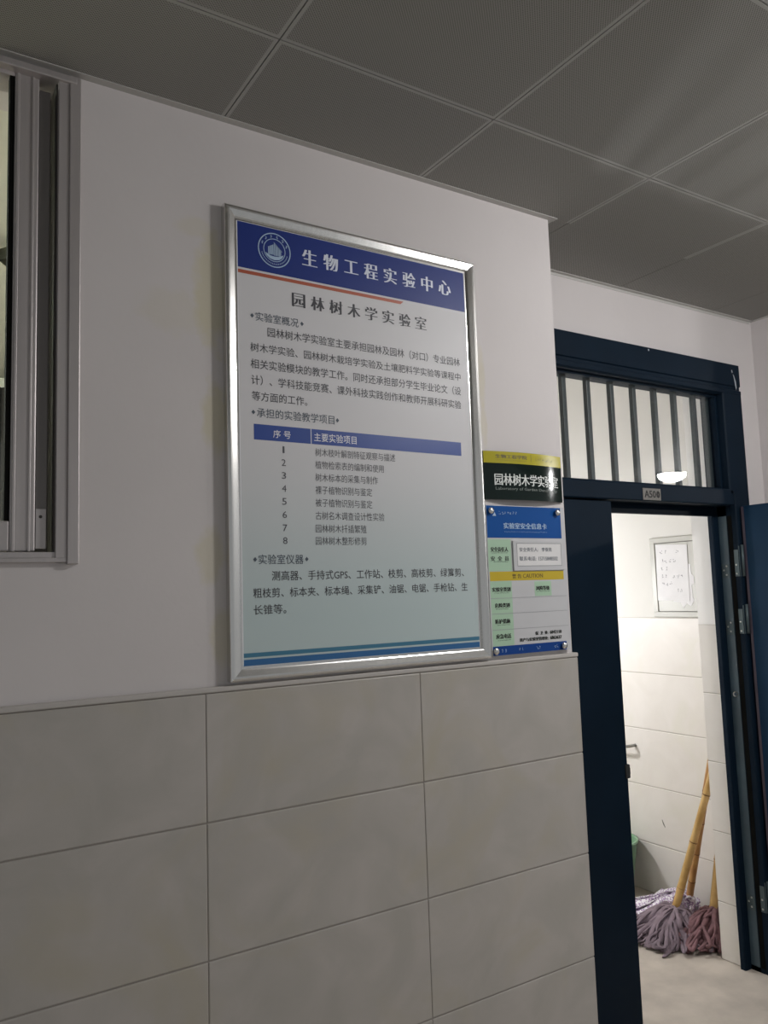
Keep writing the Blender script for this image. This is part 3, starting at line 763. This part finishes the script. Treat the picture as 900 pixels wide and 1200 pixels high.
paper('torn_paper', [(.845, 1.72), (.800, 1.715), (.797, 1.665), (.785, 1.655), (.784, 1.615), (.800, 1.607), (.798, 1.545), (.790, 1.530), (.812, 1.500), (.835, 1.515), (.860, 1.489), (.872, 1.520), (.915, 1.524), (.92, 1.6)], ex - .0128, M['paper'], 'torn paper scrap sticking out behind the handwritten notice')
nt = thing('notice_paper', (ex, .92, 1.67), 'handwritten white paper notice stuck on the panel box in the store room', 'paper')
b = MB(); Pn = [(1.006, 1.826), (.811, 1.815), (.815, 1.528), (1.012, 1.532)]
A = [b.bm.verts.new((NY, y, z)) for y, z in Pn]; B = [b.bm.verts.new((NY + .0008, y, z)) for y, z in Pn]
b.bm.faces.new(A); b.bm.faces.new(B[::-1])
for i in range(4): b.bm.faces.new((A[i], A[(i + 1) % 4], B[(i + 1) % 4], B[i]))
b.build('paper_sheet', M['paper'], nt)
b = MB(); side = lambda u, w, k=0: (NY - .0005, u, w)
def pen(n, ya, yb, zc): scrawl(b, n, yb, ya, zc - .012, zc + .012, side, .0022)
pen(2, .985, .935, 1.782); pen(1, .885, .860, 1.784); pen(4, .985, .880, 1.737); pen(2, .985, .935, 1.695); pen(2, .985, .935, 1.655); pen(3, .915, .835, 1.655); pen(3, .980, .910, 1.617); pen(2, .888, .855, 1.580)
b.build('handwriting', M['paper_ink'], nt)

# grey bar on the tiled wall
b = MB(); tx = ex - .008
b.tube([(tx, 1.232, .752), (tx - .045, 1.232, .752), (tx - .058, 1.240, .752), (tx - .062, 1.255, .751), (tx - .062, 1.50, .742), (tx - .062, 1.88, .733), (tx - .058, 1.893, .733), (tx - .045, 1.90, .733), (tx, 1.90, .733)], .0085, 12)
rb = thing('towel_bar', (tx, 1.56, .742), 'grey metal bar fixed on the store room tiles beside the door edge', 'bar')
b.build('bar', M['pipe'], rb)
b = MB(); b.lathe([(.017, -.006), (.019, -.003), (.019, 0)], (tx, 1.90, .733), 20, 'x'); b.build('wall_flange', M['pipe'], rb)

# green bucket
bc = (1.505, 1.315)
bu = thing('bucket', (bc[0], bc[1], 0), 'pale green plastic bucket against the store room wall behind the mops', 'bucket')
b = MB(); b.lathe([(.0001, .004), (.108, .004), (.112, 0), (.114, .004), (.150, .265), (.157, .268), (.158, .280), (.147, .280), (.144, .268), (.108, .012), (.0001, .012)], (bc[0], bc[1], 0), 40); b.build('bucket_body', M['plastic_green'], bu)
b = MB(); b.tube([(bc[0] + .159 * math.cos(t), bc[1] - .02 - .10 * math.sin(t), .262 - .09 * math.sin(t)) for t in [math.pi * i / 16 for i in range(17)]], .0035, 8); b.build('bucket_handle', M['pipe'], bu)

# mops
def bezier_path(pts, n):
    out = []
    P = [Vector(p) for p in pts]; P = [P[0] * 2 - P[1]] + P + [P[-1] * 2 - P[-2]]
    for i in range(1, len(P) - 2):
        for k in range(n):
            t = k / n; a, b2, c, d = P[i - 1], P[i], P[i + 1], P[i + 2]
            out.append(.5 * ((2 * b2) + (c - a) * t + (2 * a - 5 * b2 + 4 * c - d) * t * t + (3 * b2 - a - 3 * c + d) * t ** 3))
    out.append(P[-2]); return out
def mop(base, tip, rad, stick_mat, cloth, head_c, rx, ry, hh, nstrip, wid, flat, label, seed, curl, rot=0.0, nodes=(.1, .3, .5, .7, .9), ext=(.505 + .01, 1.665)):
    rnd = random.Random(seed)
    m = thing('mop', (head_c[0], head_c[1], 0), label, 'mop', 'bamboo handled mops in the store room corner')
    B, T = Vector(base), Vector(tip)
    n = 44; pts = [B.lerp(T, i / n) for i in range(n + 1)]; rr = []
    for i in range(n + 1):
        t = i / n; bump = max([0] + [1 - abs(t - q) * 60 for q in nodes])
        rr.append(rad * (1 - .12 * t) * (1 + .10 * max(0, bump)))
    b = MB(); b.tube(pts, rr, 14); st_ = b.build('stick', stick_mat, m)
    b = MB(); d = (T - B).normalized()
    for q in nodes:
        c = B.lerp(T, q); b.tube([c - d * .0022, c + d * .0022], rad * (1 - .12 * q) * 1.085, 14)
    b.build('stick_rings', M['node'], st_)
    b = MB()
    top = B + Vector((0, 0, .0))
    # wrapped collar round the foot of the stick
    b.tube([top + d * (-.01), top + d * .012, top + d * .03], [rad * 2.0, rad * 1.9, rad * 1.15], 14)
    for k in range(nstrip):
        a = 2 * math.pi * (k + rnd.random()) / nstrip + rot; reach = rnd.uniform(.35, 1.0) ** .7
        px, py = math.cos(a) * rx * reach, math.sin(a) * ry * reach
        h = hh * rnd.uniform(.55, 1.05) * (1.15 - reach * .55)
        w = wid * rnd.uniform(.75, 1.25)
        pa = Vector((top.x + rnd.uniform(-.015, .015), top.y + rnd.uniform(-.015, .015), max(.03, top.z + rnd.uniform(-.02, .012))))
        j = lambda s: rnd.uniform(-s, s)
        e = Vector((head_c[0] + px, head_c[1] + py, 0))
        P = [pa]
        for f in (.3, .62, .88, 1.0):
            q = pa.lerp(e, f); z = (h * (1 - f ** 2.2) + .010 + (pa.z * (1 - f) * .4))
            P.append(Vector((q.x + j(curl), q.y + j(curl), max(w * flat + .002, min(z, pa.z + .03) + j(curl * .25)))))
        if rnd.random() < .55:    # laid across its neighbours
            P[-1].x += j(.07); P[-1].y += j(.07); P[-2].x += j(.035); P[-2].y += j(.035); P[-1].z = w * flat + .002 + rnd.random() * h * .5
        if curl > .014:       # ropey: turn back on itself
            q = P[-1]; P.append(Vector((q.x * .6 + pa.x * .4 + j(curl * 2), q.y * .6 + pa.y * .4 + j(curl * 2), max(w * flat + .002, q.z + rnd.uniform(.01, .05)))))
        for q in P: 
            q.x = min(q.x, ext[1] - w); q.y = max(q.y, ext[0] + w)
        path = bezier_path(P, 5); nn = len(path)
        b.tube(path, [w * (1 - .25 * (i / nn) ** 2) * (1 + .12 * math.sin(i * 1.3 + k)) for i in range(nn)], 8, flat, up=(j(.6), j(.6), 1))
    b.build('mop_head', cloth, m)
    return m
mop((1.369, .80, .085), (1.540, .535, 1.065), .0178, M['bamboo'], M['cloth_grey'], (1.285, .79), .20, .19, .13, 190, .0100, .40,
    'bamboo mop with a lavender grey strip head, nearest the door edge', 3, .018, nodes=(.115, .335, .56, .78))
mop((1.455, .655, .095), (1.556, .545, 1.02), .0185, M['bamboo'], M['cloth_brown'], (1.43, .655), .215, .14, .135, 120, .0095, .75,
    'bamboo mop with a mauve brown ropey head beside the tiled door reveal', 11, .019, nodes=(.27, .5, .74))
mop((1.568, .87, .075), (1.490, .56, 1.07), .0165, M['bamboo_dark'], M['cloth_lilac'], (1.47, .98), .17, .17, .10, 80, .016, .3,
    'darker bamboo mop with a lilac and white sparkling head behind the other two', 23, .016, nodes=(.10, .245, .40, .56))

# ------------------------------------------------------------------ lamps
def dome(name, c, r, depth, m, label, cat):
    t = thing(name, c, label, cat)
    b = MB(); b.lathe([(r * 1.05, 0), (r * 1.05, -.012), (r * .98, -.014), (r * .98, 0)], c, 40); b.build('lamp_base', M['trim'], t)
    b = MB(); b.lathe([(r * .97 * math.cos(a), -.013 - depth * math.sin(a)) for a in [math.pi / 2 * i / 10 for i in range(10)]] + [(.0005, -.013 - depth)], c, 40)
    b.build('lamp_diffuser', m, t); return t
dome('ceiling_lamp', (5.47, -3.12, H - .003), .15, .085, M['lamp_dome'], 'round white dome lamp far down the corridor ceiling, mirrored in the glass over the door', 'ceiling lamp')
dome('ceiling_lamp', (.60, -1.30, H - .003), .125, .115, M['lamp'], 'round white dome lamp on the corridor ceiling in front of the door', 'ceiling lamp')
px, py, pz = .75, 1.68, 1.58
t = thing('pendant_bulb', (px, py, 3.3), 'bare bulb hanging on a cord from the store room ceiling', 'lamp')
b = MB(); b.tube([(px, py, 3.3), (px, py, pz + .12)], .004, 8); b.lathe([(.035, 3.3), (.035, 3.285), (.006, 3.27)], (px, py, 0), 20); b.build('cord', M['trim'], t)
b = MB(); b.lathe([(.006, .125), (.020, .12), (.022, .065), (.018, .055)], (px, py, pz), 20); b.build('socket', M['trim'], t)
b = MB(); b.lathe([(.016, .056)] + [(.062 * math.cos(a), .062 * math.sin(a)) for a in [math.radians(70 - 16 * k) for k in range(10)]] + [(.0008, -.0618)], (px, py, pz), 28); b.build('bulb', M['lamp_store'], t)
